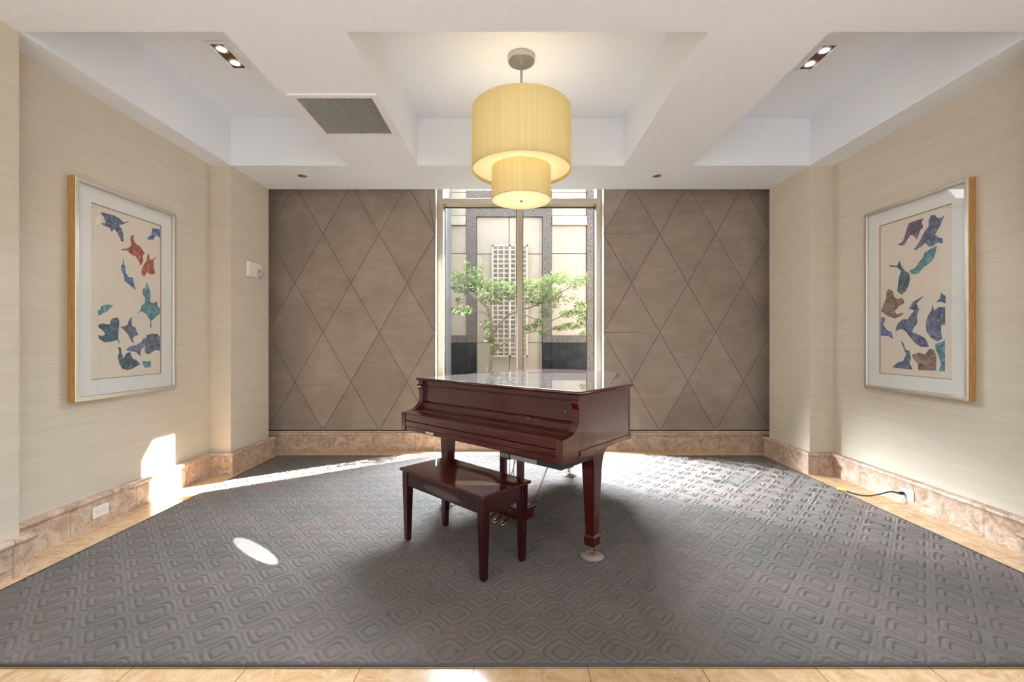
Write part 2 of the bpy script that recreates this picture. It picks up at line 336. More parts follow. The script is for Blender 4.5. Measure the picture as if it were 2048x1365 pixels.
# trellis
tr = thing('garden_trellis', 'tan square lattice trellis fixed to the limestone facade outside', 'trellis', (0, FY-.075, fz(714)))
TY = FY-.075
def TP(b, name): b.v = [(x, y-TY, z-fz(714)) for x, y, z in b.v]; return b.build(name, trellism, tr)
x0, x1, z0, z1 = fx(984), fx(1055.5), fz(714), fz(491.7)
b = MB(); b.box(x0,x0+.028,TY,TY+.05,z0,z1); b.box(x1-.028,x1,TY,TY+.05,z0,z1); b.box(x0,x1,TY,TY+.05,z0,z0+.028); b.box(x0,x1,TY,TY+.05,z1-.028,z1); xm = (x0+x1)/2; b.box(xm-.02,xm+.02,TY,TY+.05,z0,z1); TP(b, 'frame')
b = MB()
for k in range(1, 6):
    if k != 3: xx = x0+(x1-x0)*k/6; b.box(xx-.011,xx+.011,TY+.012,TY+.03,z0,z1)
for k in range(1, 24): zz = z0+(z1-z0)*k/24; b.box(x0,x1,TY+.028,TY+.045,zz-.011,zz+.011)
TP(b, 'lattice')
# maple
TYY = 7.0
tx = lambda zx: (zx/3.25+850-CX)*TYY/F
tz = lambda zy: EYE+(CY-(zy/3.25+360))*TYY/F
tp = lambda zx, zy, dy=0: (tx(zx), TYY+dy, tz(zy))
tree = thing('japanese_maple', 'slender green maple tree growing in the courtyard behind the glass', 'tree', (tx(410), TYY, .18))
def loc(b, o): L = o.location; b.v = [(x-L.x, y-L.y, z-L.z) for x, y, z in b.v]; return b
tb = MB()
tb.tube([(tx(395),TYY,.18), tp(400,1300), tp(415,1240), tp(435,1140,.02), tp(440,1010), tp(428,900,-.03), tp(405,830,-.05), tp(345,780,-.1), tp(280,720,-.12), tp(230,680,-.1)], [.05,.045,.04,.034,.03,.025,.02,.014,.01,.006], 8)
tb.tube([tp(440,1010), tp(480,940,.05), tp(530,880,.1), tp(600,850,.12), tp(690,825,.12), tp(790,780,.1), tp(900,720,.08), tp(1000,660,.1)], [.022,.02,.018,.016,.013,.011,.008,.004], 8)
tb.tube([tp(436,1130), tp(480,1085,-.1), tp(540,1045,-.16), tp(640,1000,-.2), tp(760,980,-.22), tp(860,965,-.2), tp(1010,960,-.22)], [.018,.016,.014,.012,.009,.007,.003], 8)
tb.tube([tp(428,900,-.03), tp(380,860,.1), tp(330,850,.18), tp(250,850,.2)], [.012,.009,.007,.003], 6)
tb.tube([tp(600,850,.12), tp(700,900,-.05), tp(790,930,-.1), tp(880,890,-.1), tp(980,830,-.1)], [.01,.009,.008,.006,.003], 6)
tb.tube([tp(438,1080), tp(400,1010,.1), tp(350,920,.12)], [.008,.006,.003], 6)
tb.tube([tp(280,720,-.12), tp(268,620,-.1), tp(262,530,-.1)], [.008,.005,.002], 6)
loc(tb, tree).build('trunk', bark, tree)
fb = MB()
lobes = []
for k in range(5):
    a = PI/2+(k-2)*.62; r = (.6,.85,1,.85,.6)[k]; lobes.append((a, r))
def leaf(b, p, s):
    q = Matrix.Rotation(random.uniform(0,2*PI),3,'Z') @ Matrix.Rotation(random.gauss(0,.75),3,'X') @ Matrix.Rotation(random.uniform(-PI,PI),3,'Z')
    pts = [(0,0,0)]
    for i, (a, r) in enumerate(lobes):
        pts.append((s*r*math.cos(a), s*r*math.sin(a), -.2*s*r)); 
        if i < 4: am = a+.31; pts.append((s*.38*math.cos(am), s*.38*math.sin(am), 0))
    n = b.add([tuple(Vector(p)+q @ Vector(t)) for t in pts])
    for i in range(1, 9): b.face((n, n+i, n+i+1))
clusters = [(215,640,45,35,150),(270,560,18,45,40),(330,620,50,40,120),(250,700,80,35,210),(360,690,70,45,200),(470,700,75,45,230),(560,720,50,55,170),(430,770,90,30,160),(240,850,75,30,130),(220,790,25,25,30),(360,560,18,30,22),
    (690,700,55,50,190),(790,660,45,35,150),(880,640,55,35,160),(980,670,60,35,140),(1040,640,30,30,50),(820,740,75,40,200),(720,780,70,35,150),(840,800,40,40,90),(790,860,45,25,60),(930,870,55,25,110),(1010,830,40,45,120),(1020,900,30,40,70),(960,950,80,22,150),(1030,1000,25,20,45),(690,960,50,22,70),(740,930,35,30,50),(768,1000,22,28,45),(870,965,35,16,50),(390,940,40,25,50),(415,1020,25,40,50),(460,1085,20,20,25),(940,770,50,25,40),(640,660,40,20,40)]
for cx, cy, rx, ry, n in clusters:
    for _ in range(int(n*1.5)):
        a = random.uniform(0,2*PI); r = math.sqrt(random.random()); leaf(fb, tp(cx+rx*r*math.cos(a), cy+ry*r*math.sin(a), random.gauss(0,.16)), random.uniform(.028,.05))
loc(fb, tree).build('foliage', leafm, tree)
pl = thing('strap_leaf_plant', 'small strap leaved plant standing at the foot of the courtyard facade', 'plant', (tx(540), 7.3, .18))
pb = MB()
for k in range(9):
    a = random.uniform(0,2*PI); h = random.uniform(.5,.82); r = random.uniform(.05,.22); pts = []
    for i in range(7): t = i/6; pts.append((math.cos(a)*r*t*t, math.sin(a)*r*t*t, h*(t-.15*t*t)))
    nx, ny = -math.sin(a), math.cos(a); n = None
    rings = [[(x+nx*.018*(1-abs(i/6-.4)*1.3)*s, y+ny*.018*(1-abs(i/6-.4)*1.3)*s, z) for s in (-1,1)] for i,(x,y,z) in enumerate(pts)]
    pb.loft(rings, False, closed=False)
pb.build('leaves', leafm, pl)

# ------------------------------------------------------------------ rug with carved lozenge relief
RX0, RX1, RY0, RY1 = -2.81, 3.03, 1.885, 5.36
nx, ny = 1169, 696
gx, gy = np.meshgrid(np.linspace(RX0, RX1, nx), np.linspace(RY0, RY1, ny))
p = (gx-.1)/.253 + (gy-3.2)/.274; q = (gx-.1)/.253 - (gy-3.2)/.274
fp = np.abs(p-np.round(p))*2; fq = np.abs(q-np.round(q))*2
d = (fp**5+fq**5)**.2
gro = lambda c, w: np.exp(-((d-c)/w)**2)
z = .012 - .0077*gro(.41,.055) - .0077*gro(.745,.055) - .0045*gro(1.03,.06) + .0012*np.exp(-((d-.57)/.1)**2)
rng = np.random.default_rng(3); z = np.minimum(z + rng.normal(0,.0004,z.shape), .0130)
edge = np.minimum.reduce([gx-RX0, RX1-gx, gy-RY0, RY1-gy]); z *= np.clip(edge/.015, .35, 1)
me = bpy.data.meshes.new('rug')
co = np.stack([gx, gy, z], -1).reshape(-1,3)
ii = (np.arange(ny-1)[:,None]*nx+np.arange(nx-1)[None,:]).ravel()
quads = np.stack([ii, ii+1, ii+1+nx, ii+nx], -1)
me.vertices.add(len(co)); me.vertices.foreach_set('co', co.ravel().astype(np.float32))
me.loops.add(quads.size); me.loops.foreach_set('vertex_index', quads.ravel().astype(np.int32))
me.polygons.add(len(quads)); me.polygons.foreach_set('loop_start', np.arange(0, quads.size, 4, dtype=np.int32)); me.polygons.foreach_set('use_smooth', np.ones(len(quads), dtype=bool))
me.materials.append(wool); me.update(calc_edges=True); me.validate()
rug = thing('area_rug', 'large grey wool rug carved in lozenges under the piano and bench', 'rug', (0,0,0))
o = bpy.data.objects.new('pile', me); COL.objects.link(o); o.parent = rug
b = MB(); 
for a, c in (((RX0,RY0),(RX1,RY0)),((RX1,RY0),(RX1,RY1)),((RX1,RY1),(RX0,RY1)),((RX0,RY1),(RX0,RY0))):
    b.tube([(a[0],a[1],.0058),((a[0]+c[0])/2,(a[1]+c[1])/2,.0058),(c[0],c[1],.0058)], .0056, 8)
b.build('binding', binding, rug)

# ------------------------------------------------------------------ grand piano
ANG = math.atan2(-.664, .748)
pian = thing('grand_piano', 'polished red mahogany baby grand piano with closed lid before the window', 'piano', (-.286, 2.983, .0), ANG)
HW = .7675
def spline(pts, n=8):            # Catmull-Rom through 2D points
    out = []
    for i in range(len(pts)-1):
        p0 = Vector(pts[max(i-1,0)]); p1 = Vector(pts[i]); p2 = Vector(pts[i+1]); p3 = Vector(pts[min(i+2,len(pts)-1)])
        for k in range(n):
            t = k/n; out.append(tuple(.5*((2*p1)+(p2-p0)*t+(2*p0-5*p1+4*p2-p3)*t*t+(3*p1-p0-3*p2+p3)*t**3)))
    out.append(tuple(pts[-1])); return out
bent = [(HW,.74),(HW-.004,.80),(HW-.03,.865),(.66,.95),(.53,1.07),(.42,1.20),(.345,1.34),(.29,1.47),(.245,1.58),(.20,1.67),(.13,1.76),(.02,1.84),(-.14,1.89),(-.32,1.905),(-.50,1.89),(-.65,1.85),(-.74,1.79),(-HW,1.72)]
bent = spline(bent, 5)
outline = [(HW,.17)] + bent + [(-HW,.17)]
def offset(pl, d):
    res = []
    for i, p in enumerate(pl):
        a = Vector(pl[i-1]) if i else None; c = Vector(pl[i+1]) if i < len(pl)-1 else None; p = Vector(p)
        d0 = (p-a).normalized() if a is not None else (c-p).normalized(); d1 = (c-p).normalized() if c is not None else d0
        n0 = Vector((d0.y,-d0.x)); n1 = Vector((d1.y,-d1.x)); s = (n0+n1).normalized(); res.append(tuple(p+s*(d/max(.4, s.dot(n0)))))
    return res
inner = offset(outline, -.045)
b = MB(); rings = []
for p, q in zip(outline, inner): rings.append([(p[0],p[1],.705),(p[0],p[1],1.047),(q[0],q[1],1.047),(q[0],q[1],.705)])
b.loft(rings, True); b.build('rim', mahog, pian, smooth=30)
lowo = offset(outline, .006)
b = MB(); b.loft([[(p[0],p[1],.695),(p[0],p[1],.722),(q[0],q[1],.727),(q[0],q[1],.695)] for p, q in zip(lowo, outline)], True); b.build('rim_moulding', mahog, pian, smooth=30)
b = MB(); n = b.add([(x,y,.722) for x,y in inner]); b.face(range(n, n+len(inner))); n = b.add([(x,y,.735) for x,y in inner]); b.face(range(n, n+len(inner))); b.box(-.70,.70,.46,.54,.66,.722); b.build('underside', mahog2, pian)
# lid in two leaves with a rounded edge
lo = offset(outline, .020)
LV = .742
def lid(name, pl):
    b = MB(); z0 = 1.0485
    prof = [(.012,0),(.003,.003),(0,.009),(0,.017),(.003,.022),(.010,.0245)]
    cx = sum(p[0] for p in pl)/len(pl)
    closed = pl + [pl[0]]
    def off(d):
        n = len(pl); r = []
        for i in range(n):
            a, p, c = Vector(pl[i-1]), Vector(pl[i]), Vector(pl[(i+1) % n]); d0 = (p-a).normalized(); d1 = (c-p).normalized(); n0 = Vector((-d0.y,d0.x)); n1 = Vector((-d1.y,d1.x)); s = (n0+n1).normalized(); r.append(p+s*(d/max(.5, s.dot(n0))))
        return r
    rings = [[(p.x,p.y,z0+dz) for p in off(d)] for d, dz in prof]
    b.loft(rings, True, sm=True); return b.build(name, mahog, pian)
lid('lid', [(lo[0][0], .155)] + lo[1:-1] + [(lo[-1][0], .155)])
MB().box(-HW-.012, HW+.012, LV-.0016, LV+.0016, 1.0722, 1.0733).build('lid_hinge', dark, pian)
# cheeks
arm = spline([(0,.812),(.05,.817),(.10,.829),(.1316,.8475),(.165,.88),(.183,.918),(.178,.95),(.160,.98),(.150,1.005),(.152,1.02)], 5)
armp = [(0,.676)] + [(0,.806),(.002,.812)] + arm[1:] + [(.165,1.022),(.165,1.047),(.30,1.047),(.30,.676)]
for s in (-1, 1):
    u0, u1 = (HW-.048, HW) if s > 0 else (-HW, -HW+.048)
    MB().extrude(armp, u0, u1, lambda v_, z_, u: (u, v_, z_)).build('arm', mahog, pian, smooth=30)
ub = HW-.049
MB().box(-ub, ub, .006, .47, .676, .712).build('keybed', mahog, pian, bevel=.004)
MB().box(-ub, ub, .003, .03, .7125, .7505).build('keyslip', mahog, pian, bevel=.003)
fbp = [(.004,.755),(.004,.805),(.010,.812),(.098,.8205),(.102,.818),(.105,.8235),(.150,.833),(.158,.831),(.160,.755)]
MB().extrude(fbp, -ub, ub, lambda v_, z_, u: (u, v_, z_)).build('fallboard', mahog, pian, bevel=.0015)
rb = [(.162,.80)] + spline([(.162,.845),(.163,.855),(.168,.866),(.178,.876),(.190,.882)], 4) + [(.215,.884),(.215,.80)]
MB().extrude(rb, -ub, ub, lambda v_, z_, u: (u, v_, z_)).build('fallboard_roll', mahog, pian, smooth=30)
MB().box(-ub, ub, .195, .22, .8845, 1.012).build('music_panel', mahog, pian, bevel=.002)
MB().box(-ub, ub, .186, .24, 1.014, 1.0475).build('top_rail', mahog, pian, bevel=.003)
MB().box(-ub, ub, .19, .24, 1.0055, 1.0145).build('shadow_gap', dark, pian)  # dark strip under the rail, the groove's shade put in as colour
MB().box(-.46,-.37, -.002, .004, .684, .703).build('sensor_plate', chrome, pian, bevel=.001, label='small silver plate')
ko = MB(); ko.lathe([(0,-.006),(.0035,-.006),(.004,0),(.002,.003),(.002,.010)], 12); ko.v = [(x+.66, .183+z*1, .945+y) for x,y,z in ko.v]; ko.build('knob', brass, pian)
# legs
def leg(u, v_):
    b = MB(); cx, cy = u, v_
    sq = lambda h, z, w=None: [(cx-h,cy-h,z),(cx+h,cy-h,z),(cx+h,cy+h,z),(cx-h,cy+h,z)]
    b.loft([sq(.030,.072),sq(.0365,.080),sq(.0375,.128),sq(.0365,.134),sq(.0300,.146),sq(.0305,.150),sq(.047,.600),sq(.047,.72)])
    # arched head flaring along the rim
    pr = [(-.047,.58),(-.052,.60)] + spline([(-.056,.615),(-.068,.645),(-.092,.664),(-.125,.672)], 4) + [(-.125,.705),(.150,.705),(.150,.690)] + spline([(.150,.690),(.105,.672),(.072,.640),(.054,.600),(.047,.56)], 4)
    b.extrude([(cy+p_, z_) for p_, z_ in pr], cx-.046, cx+.046, lambda q_, z_, x_: (x_, q_, z_))
    o = b.build('leg', mahog, pian, bevel=.003)
    c = MB(); c.lathe([(.0,.072),(.024,.072),(.024,.064),(.014,.060),(.012,.050),(.0,.050)], 20, (cx,cy,0))
    for s in (-1,1): c.extrude([(-.012,.055),(.012,.055),(.026,.028),(.020,.020),(.008,.022)], cx+s*.011-.002, cx+s*.011+.002, lambda q_, z_, x_: (x_, cy+q_, z_))
    w = MB(); rg = lambda x_: [(x_, cy+.014+.017*math.cos(2*PI*k/20), .0275+.017*math.sin(2*PI*k/20)) for k in range(20)]
    c.loft([rg(cx-.008), rg(cx+.008)]); c.build('caster', brass, o, smooth=35, label='brass caster')
    return o
LEGS = [(.7025,.414),(-.695,.414),(-.396,1.77)]
for u, v_ in LEGS: leg(u, v_)
# lyre
ly = MB(); 
for s in (-1,1): ly.box(s*.085-.026, s*.085+.026, .425, .455, .17, .68)
ly.box(-.16,.16,.37,.50,.085,.155); ly.box(-.175,.175,.36,.51,.155,.172); ly.box(-.15,.15,.40,.48,.655,.69)
lyre = ly.build('lyre', mahog, pian, bevel=.003)
for k, u in enumerate((-.07,0,.07)):
    pb = MB(); pts = [(.36,.098,.009),(.33,.098,.011),(.30,.094,.016),(.27,.088,.021),(.250,.083,.020),(.238,.078,.010)]
    pb.loft([[(u-w,y,zz),(u-w*.7,y,zz+.006),(u+w*.7,y,zz+.006),(u+w,y,zz),(u+w*.7,y,zz-.005),(u-w*.7,y,zz-.005)] for y,zz,w in pts], True, 0, True); pb.build('pedal', brass, lyre, label='brass pedal')
rd = MB()
for s in (-1,1): rd.tube([(s*.13,.50,.12),(s*.16,.66,.40),(s*.19,.82,.70)], .005, 8)
for s in (-.02,.02): rd.tube([(s,.44,.15),(s,.44,.4),(s,.44,.68)], .003, 8)
rd.build('lyre_rod', chrome, lyre)
cb = MB(); cb.box(.30,.75,.012,.33,.640,.6755,0); cb.box(.37,.575,.006,.013,.642,.668,1); cb.box(.285,.36,.010,.2,.632,.676,0)
for k in range(4): cb.box(.290+k*.017,.300+k*.017,.006,.011,.642,.668,1)
cb.build('control_box', [black, steel, black], pian, label='black electronic control box', bevel=.0015)
cc = MB(); cc.tube([(.62,.30,.66),(.66,.37,.625),(.70,.45,.612),(.72,.52,.63),(.66,.62,.69)], .004, 8); cc.build('cable', black, pian, label='thin black cable')
# cups
PM = Matrix.Translation((-.286,2.983,0)) @ Matrix.Rotation(ANG,4,'Z')
cups = ['round clear caster cup under the near leg of the piano beside the bench', 'round clear caster cup under the piano leg behind the bench', 'round clear caster cup under the tail leg of the piano']
cb = MB(); cb.lathe([(0,.0),(.072,.0),(.074,.004),(.068,.010),(.050,.018),(.044,.020),(.040,.012),(.0,.011)], 40)
cup0 = cb.build('caster_cup', cupglass, smooth=40)
for k, (u, v_) in enumerate(LEGS):
    c = cup0 if k == 0 else cup0.copy()
    if k: COL.objects.link(c)
    w = PM @ Vector((u, v_+.004, 0)); c.location = (w.x, w.y, .0134); tag(c, cups[k], 'caster cup', 'caster cups under the piano legs')
# lift the piano so the casters stand in their cups
pian.location.z = .0144

# ------------------------------------------------------------------ bench
bench = thing('piano_bench', 'dark red wooden piano bench with square tapered legs and glossy top', 'bench', (-.322, 2.926, .0134), -.760)
L2, W2 = .425, .205
b = MB(); b.box(-L2, L2, -W2, W2, .479, .497); seat = b.build('seat', mahog, bench, bevel=.005, seg=3)
b = MB(); b.box(-L2+.03, L2-.03, -W2+.022, -W2+.042, .380, .479); b.box(-L2+.03, L2-.03, W2-.042, W2-.022, .380, .479); b.box(-L2+.022, -L2+.042, -W2+.03, W2-.03, .380, .479); b.box(L2-.042, L2-.022, -W2+.03, W2-.03, .380, .479); b.box(-L2+.04, L2-.04, -W2+.04, W2-.04, .381, .389)
b.build('apron', mahog2, bench, bevel=.002)
for sx in (-1,1):
    for sy in (-1,1):
        b = MB(); cx, cy = sx*(L2-.042), sy*(W2-.042)
        sq = lambda h, z, ox=0: [(cx-h,cy-h,z),(cx+h,cy-h,z),(cx+h,cy+h,z),(cx-h,cy+h,z)]
        b.loft([sq(.0165,0),sq(.0175,.006),sq(.026,.36),sq(.027,.4785)]); b.build('leg', mahog2, bench, bevel=.002)

# ------------------------------------------------------------------ pendant
PX, PY = .085, 3.65
pend = thing('pendant_lamp', 'cream two tier drum pendant lamp hanging from the middle coffer', 'lamp', (PX, PY, HH))
def Z(z): return z-HH
MB().lathe([(0,-.005),(.10,-.005),(.108,-.012),(.108,-.04),(.103,-.046),(.03,-.048),(.018,-.06),(.014,-.09),(0,-.09)][::-1] and [(.0,-.0),(.108,-.0),(.108,-.042),(.103,-.047),(.022,-.049),(.016,-.075),(.0,-.076)], 48).build('canopy', chrome, pend, smooth=35)
MB().lathe([(.0,-.06),(.009,-.06),(.009,Z(2.56)),(.0,Z(2.56))], 16).build('rod', chrome, pend)
def drum(r, z0, z1, t=.004): return [(r,Z(z0)),(r,Z(z1)),(r-t,Z(z1)),(r-t,Z(z0)),(r,Z(z0))]
MB().lathe(drum(.404, 2.777, 3.270), 96).build('outer_shade', shadem, pend, smooth=40)
MB().lathe(drum(.243, 2.537, 2.800), 72).build('inner_shade', shadem, pend, smooth=40)
MB().lathe([(.245,Z(2.545)),(.24,Z(2.540)),(.0,Z(2.540))], 72).build('diffuser', diffm, pend)
MB().lathe([(.398,Z(2.805)),(.243,Z(2.805))], 72).build('shade_disc', diffm, pend)
MB().lathe([(0,Z(2.525)),(.012,Z(2.526)),(.016,Z(2.531)),(.012,Z(2.538)),(0,Z(2.539))], 20).build('finial', chrome, pend, smooth=50)

# ------------------------------------------------------------------ framed pictures
def leafprint(name, a, c, e):
    M = Mat(name); v = M.coord(); n = M.noise(v, 16, 5, .65, 1.4); w = M.n('ShaderNodeTexWave'); w.inputs['Scale'].default_value = 26; w.inputs['Distortion'].default_value = 7; M.l(v, w.inputs['Vector'])
    col = M.ramp(n, [(.3, lin(*a)), (.5, lin(*c)), (.68, lin(*e))]); M.base(M.mix(M.math('MULTIPLY', w.outputs['Fac'], .35), col, lin(*e))); M.set(Roughness=.9); return M.m
LM = [leafprint('ink_slate', (52,62,88), (92,104,132), (150,158,176)), leafprint('ink_blue', (40,62,120), (84,112,172), (160,176,206)), leafprint('ink_rust', (116,44,36), (166,86,68), (212,156,130)), leafprint('ink_teal', (34,84,100), (90,144,156), (160,192,190)), leafprint('ink_deep_teal', (30,56,70), (66,98,114), (124,144,152)), leafprint('ink_plum', (62,44,72), (108,92,122), (160,146,170)), leafprint('ink_umber', (84,62,54), (138,112,102), (186,164,150))]
leftleaves = [(0,[(250,257),(280,265),(320,275),(350,292),(375,315),(404,307),(400,312),(378,322),(350,330),(365,350),(372,380),(376,415),(362,420),(355,400),(335,362),(322,350),(308,368),(300,345),(285,338),(262,330),(250,318),(275,318),(270,290),(255,270)]),
 (1,[(530,345),(573,352),(573,400),(558,385),(545,392),(535,410),(508,408),(505,400),(525,380),(530,360)]),
 (2,[(415,385),(433,385),(428,400),(440,430),(465,445),(490,485),(478,495),(482,520),(470,550),(455,525),(440,500),(415,490),(395,468),(362,466),(365,460),(400,455),(418,440),(412,410)]),
 (2,[(505,485),(515,490),(520,520),(560,500),(540,520),(540,550),(545,580),(550,597),(520,598),(500,585),(488,610),(472,600),(472,575),(485,545),(500,525)]),
 (1,[(372,505),(377,540),(385,560),(385,590),(405,615),(425,615),(430,640),(442,685),(425,672),(400,650),(380,635),(375,605),(360,570),(360,550),(370,543)]),
 (3,[(500,640),(510,660),(520,690),(522,720),(520,750),(540,755),(555,745),(560,770),(575,785),(577,810),(560,822),(545,835),(525,855),(528,890),(520,890),(520,850),(505,825),(490,810),(470,800),(447,815),(465,795),(472,770),(490,755),(492,725),(480,710),(478,680),(490,670)]),
 (3,[(248,775),(275,762),(320,765),(300,785),(285,800),(262,812),(236,825),(234,795),(250,790)]),
 (4,[(237,875),(260,865),(285,872),(300,870),(305,845),(325,835),(345,835),(352,860),(348,900),(345,945),(355,985),(340,955),(310,965),(270,970),(240,950),(237,930),(260,935),(275,925),(262,905),(240,890)]),
 (0,[(420,828),(418,850),(420,880),(438,885),(445,905),(455,930),(435,935),(425,950),(432,975),(418,965),(400,930),(385,910),(355,885),(375,882),(395,875),(402,850)]),
 (0,[(500,930),(530,922),(560,925),(580,945),(578,985),(572,1015),(550,1010),(535,1020),(515,1035),(495,1030),(488,1010),(495,985),(470,1010),(465,1045),(440,1020),(400,1018),(388,1010),(410,990),(440,985),(470,970),(485,945),(498,950)]),
 (4,[(345,995),(360,1000),(362,1025),(375,1055),(390,1030),(410,1022),(425,1060),(445,1065),(465,1090),(445,1100),(420,1115),(395,1122),(365,1112),(350,1085),(343,1050),(350,1025)]),
 (3,[(480,1070),(500,1075),(522,1070),(523,1105),(490,1110),(478,1085)])]
rightleaves = [(5,[(390,275),(380,300),(388,325),(370,345),(360,375),(350,398),(335,375),(315,370),(300,395),(280,430),(250,430),(245,423),(270,410),(285,370),(295,335),(305,305),(340,290)]),
 (0,[(430,260),(455,257),(470,275),(495,270),(510,255),(490,310),(465,350),(455,370),(475,385),(500,390),(500,420),(470,412),(445,432),(420,438),(400,415),(380,435),(340,460),(335,450),(360,420),(380,380),(400,345),(420,320),(420,285)]),
 (3,[(465,432),(460,470),(445,510),(420,535),(390,555),(360,590),(325,595),(308,575),(340,560),(360,530),(385,500),(395,470),(430,450)]),
 (4,[(192,542),(240,545),(255,515),(262,545),(285,575),(310,590),(313,620),(305,660),(285,695),(262,710),(240,690),(245,650),(250,610),(262,575),(240,555),(195,550)]),
 (6,[(180,690),(190,678),(215,690),(222,720),(240,735),(270,730),(283,755),(250,775),(225,805),(235,822),(280,812),(262,832),(225,845),(190,835),(160,815),(148,805),(160,770),(175,735)]),
 (0,[(395,715),(370,740),(350,760),(365,795),(352,830),(355,870),(330,905),(325,925),(355,935),(395,955),(415,985),(420,1010),(375,1008),(340,985),(310,950),(290,920),(265,905),(230,918),(240,880),(270,850),(300,850),(320,820),(340,800),(305,790),(330,750)]),
 (0,[(440,765),(450,800),(480,780),(513,780),(513,880),(490,885),(490,930),(498,960),(470,978),(430,955),(405,920),(402,870),(415,830),(435,800)]),
 (4,[(490,695),(500,710),(515,715),(515,760),(490,750),(460,755),(485,730)]),
 (1,[(147,840),(172,840),(170,865),(160,880),(180,910),(210,925),(217,965),(190,945),(147,945)]),
 (0,[(258,968),(275,985),(290,1025),(310,1030),(318,1075),(310,1100),(328,1137),(210,1125),(245,1095),(275,1085),(290,1050),(278,1020)]),
 (6,[(325,1050),(360,1040),(400,1050),(420,1020),(450,1022),(463,1060),(462,1143),(360,1140),(355,1100),(330,1075)]),
 (3,[(455,990),(480,985),(512,970),(512,1147),(475,1147),(490,1110),(475,1060),(458,1020)])]
def picture(side, label, leaves, zoomf, y0, y1, z0, z1):
    wx = XL if side < 0 else XR; s = -side        # s points into the room
    X = lambda d: wx+s*d
    root = thing('framed_picture', label, 'picture', (wx, (y0+y1)/2, (z0+z1)/2), 0, 'framed leaf prints')
    ym, zm = (y0+y1)/2, (z0+z1)/2
    def P(b, name, mats, par=root, **kw): b.v = [(x-wx, y-ym, z-zm) for x, y, z in b.v]; return b.build(name, mats, par, **kw)
    fw = .034
    b = MB()        # gilt sides, silver face; mitred
    prof = [(0,.004,0),(0,.054,0),(.003,.058,1),(fw-.006,.058,1),(fw,.052,1),(fw,.030,1),(fw,.004,0)]
    rect = lambda i: [(y0+i,z0+i),(y1-i,z0+i),(y1-i,z1-i),(y0+i,z1-i)]
    rows = [[(X(d), y, z) for y, z in rect(i)] for i, d, m in prof]
    ids = [b.add(r) for r in rows]
    for k in range(len(prof)):
        k2 = (k+1) % len(prof); m = 1 if (1 <= k <= 5) and k != 0 else 0
        for c in range(4): c2 = (c+1) % 4; b.face((ids[k]+c, ids[k]+c2, ids[k2]+c2, ids[k2]+c), m)
    P(b, 'frame', [gilt, silver], bevel=.0015)
    mw = .146; b = MB(); o_ = rect(fw-.004); i_ = rect(mw); j_ = rect(mw+.007)
    A = b.add([(X(.032),y,z) for y,z in o_]); B = b.add([(X(.032),y,z) for y,z in i_]); Cc = b.add([(X(.0245),y,z) for y,z in j_])
    for c in range(4):
        c2 = (c+1) % 4; b.face((A+c,A+c2,B+c2,B+c), 0); b.face((B+c,B+c2,Cc+c2,Cc+c), 1)
    P(b, 'mat_board', [mat_board, bevelcut])
    b = MB(); r = rect(mw-.01); n = b.add([(X(.024),y,z) for y,z in r]); b.face((n,n+1,n+2,n+3), 0)
    ox, oy, sc = zoomf
    for mi, pts in leaves:
        q = []
        for zx, zy in pts:
            px, py = zx/sc+ox, zy/sc+oy; Y = X(.0246)*F/(px-CX); q.append((X(.0246), Y, EYE+(CY-py)*Y/F))
        n = b.add(q); b.face(range(n, n+len(q)), mi+1)
    # pencil signature under the image
    for k in range(7): yy = y0+mw+.10+k*.012; b.quad((X(.0246),yy,z0+mw+.035),(X(.0246),yy+.007,z0+mw+.035+.004*(k%3)),(X(.0246),yy+.008,z0+mw+.037+.004*(k%3)),(X(.0246),yy+.001,z0+mw+.037), 1)
    P(b, 'print', [paper]+LM)
    r = rect(fw-.004); b = MB(); b.quad(*[(X(.040),y,z) for y,z in r]); P(b, 'picture_glass', picglass)
picture(-1, 'framed print of drifting leaves with two rust red ones, on the wall with fire alarm', leftleaves, (110,330,2.7296), 3.150, 4.103, .948, 2.560)
picture(1, 'framed print of blue and plum leaves without red ones, above the black power cord', rightleaves, (1710,340,2.844), 3.225, 4.180, .945, 2.577)

# ------------------------------------------------------------------ ceiling fittings
vent = thing('air_vent', 'square return air grille with fine metal blades in the white ceiling', 'vent', (-1.336, 3.64, HL))
b = MB(); o0, i0, t = .333, .288, .012
for (a0,a1,b0,b1) in ((-o0,o0,-o0,-i0),(-o0,o0,i0,o0),(-o0,-i0,-i0,i0),(i0,o0,-i0,i0)): b.box(a0,a1,b0,b1,-t,-.0005)
b.build('frame', whitetrim, vent, bevel=.002)
b = MB(); 
for k in range(40):
    x = -i0+(k+.5)*2*i0/40; b.loft([[(x-.0035,y,-.0095),(x+.0005,y,-.0105),(x+.0035,y,-.005),(x-.0005,y,-.004)] for y in (-i0,i0)])
b.build('louver', grille, vent, kind='stuff')
MB().box(-i0,i0,-i0,i0,-.0016,-.0006).build('backing', grilleback, vent)
dl = thing('recessed_downlight', 'twin recessed ceiling downlight in the coffer beside the air grille', 'ceiling light', (-2.31, 3.64, HH), 0, 'twin recessed downlights')
b = MB(); ax, ay, bx, by = .075, .185, .054, .158
for (a0,a1,b0,b1) in ((-ax,ax,-ay,-by),(-ax,ax,by,ay),(-ax,-bx,-by,by),(bx,ax,-by,by)): b.box(a0,a1,b0,b1,-.010,-.0005)
b.build('trim_ring', whitetrim, dl, bevel=.002)
b = MB(); b.quad((-bx,-by,-.001),(bx,-by,-.001),(bx,by,-.001),(-bx,by,-.001))
b.build('housing', mirrorbrown, dl)
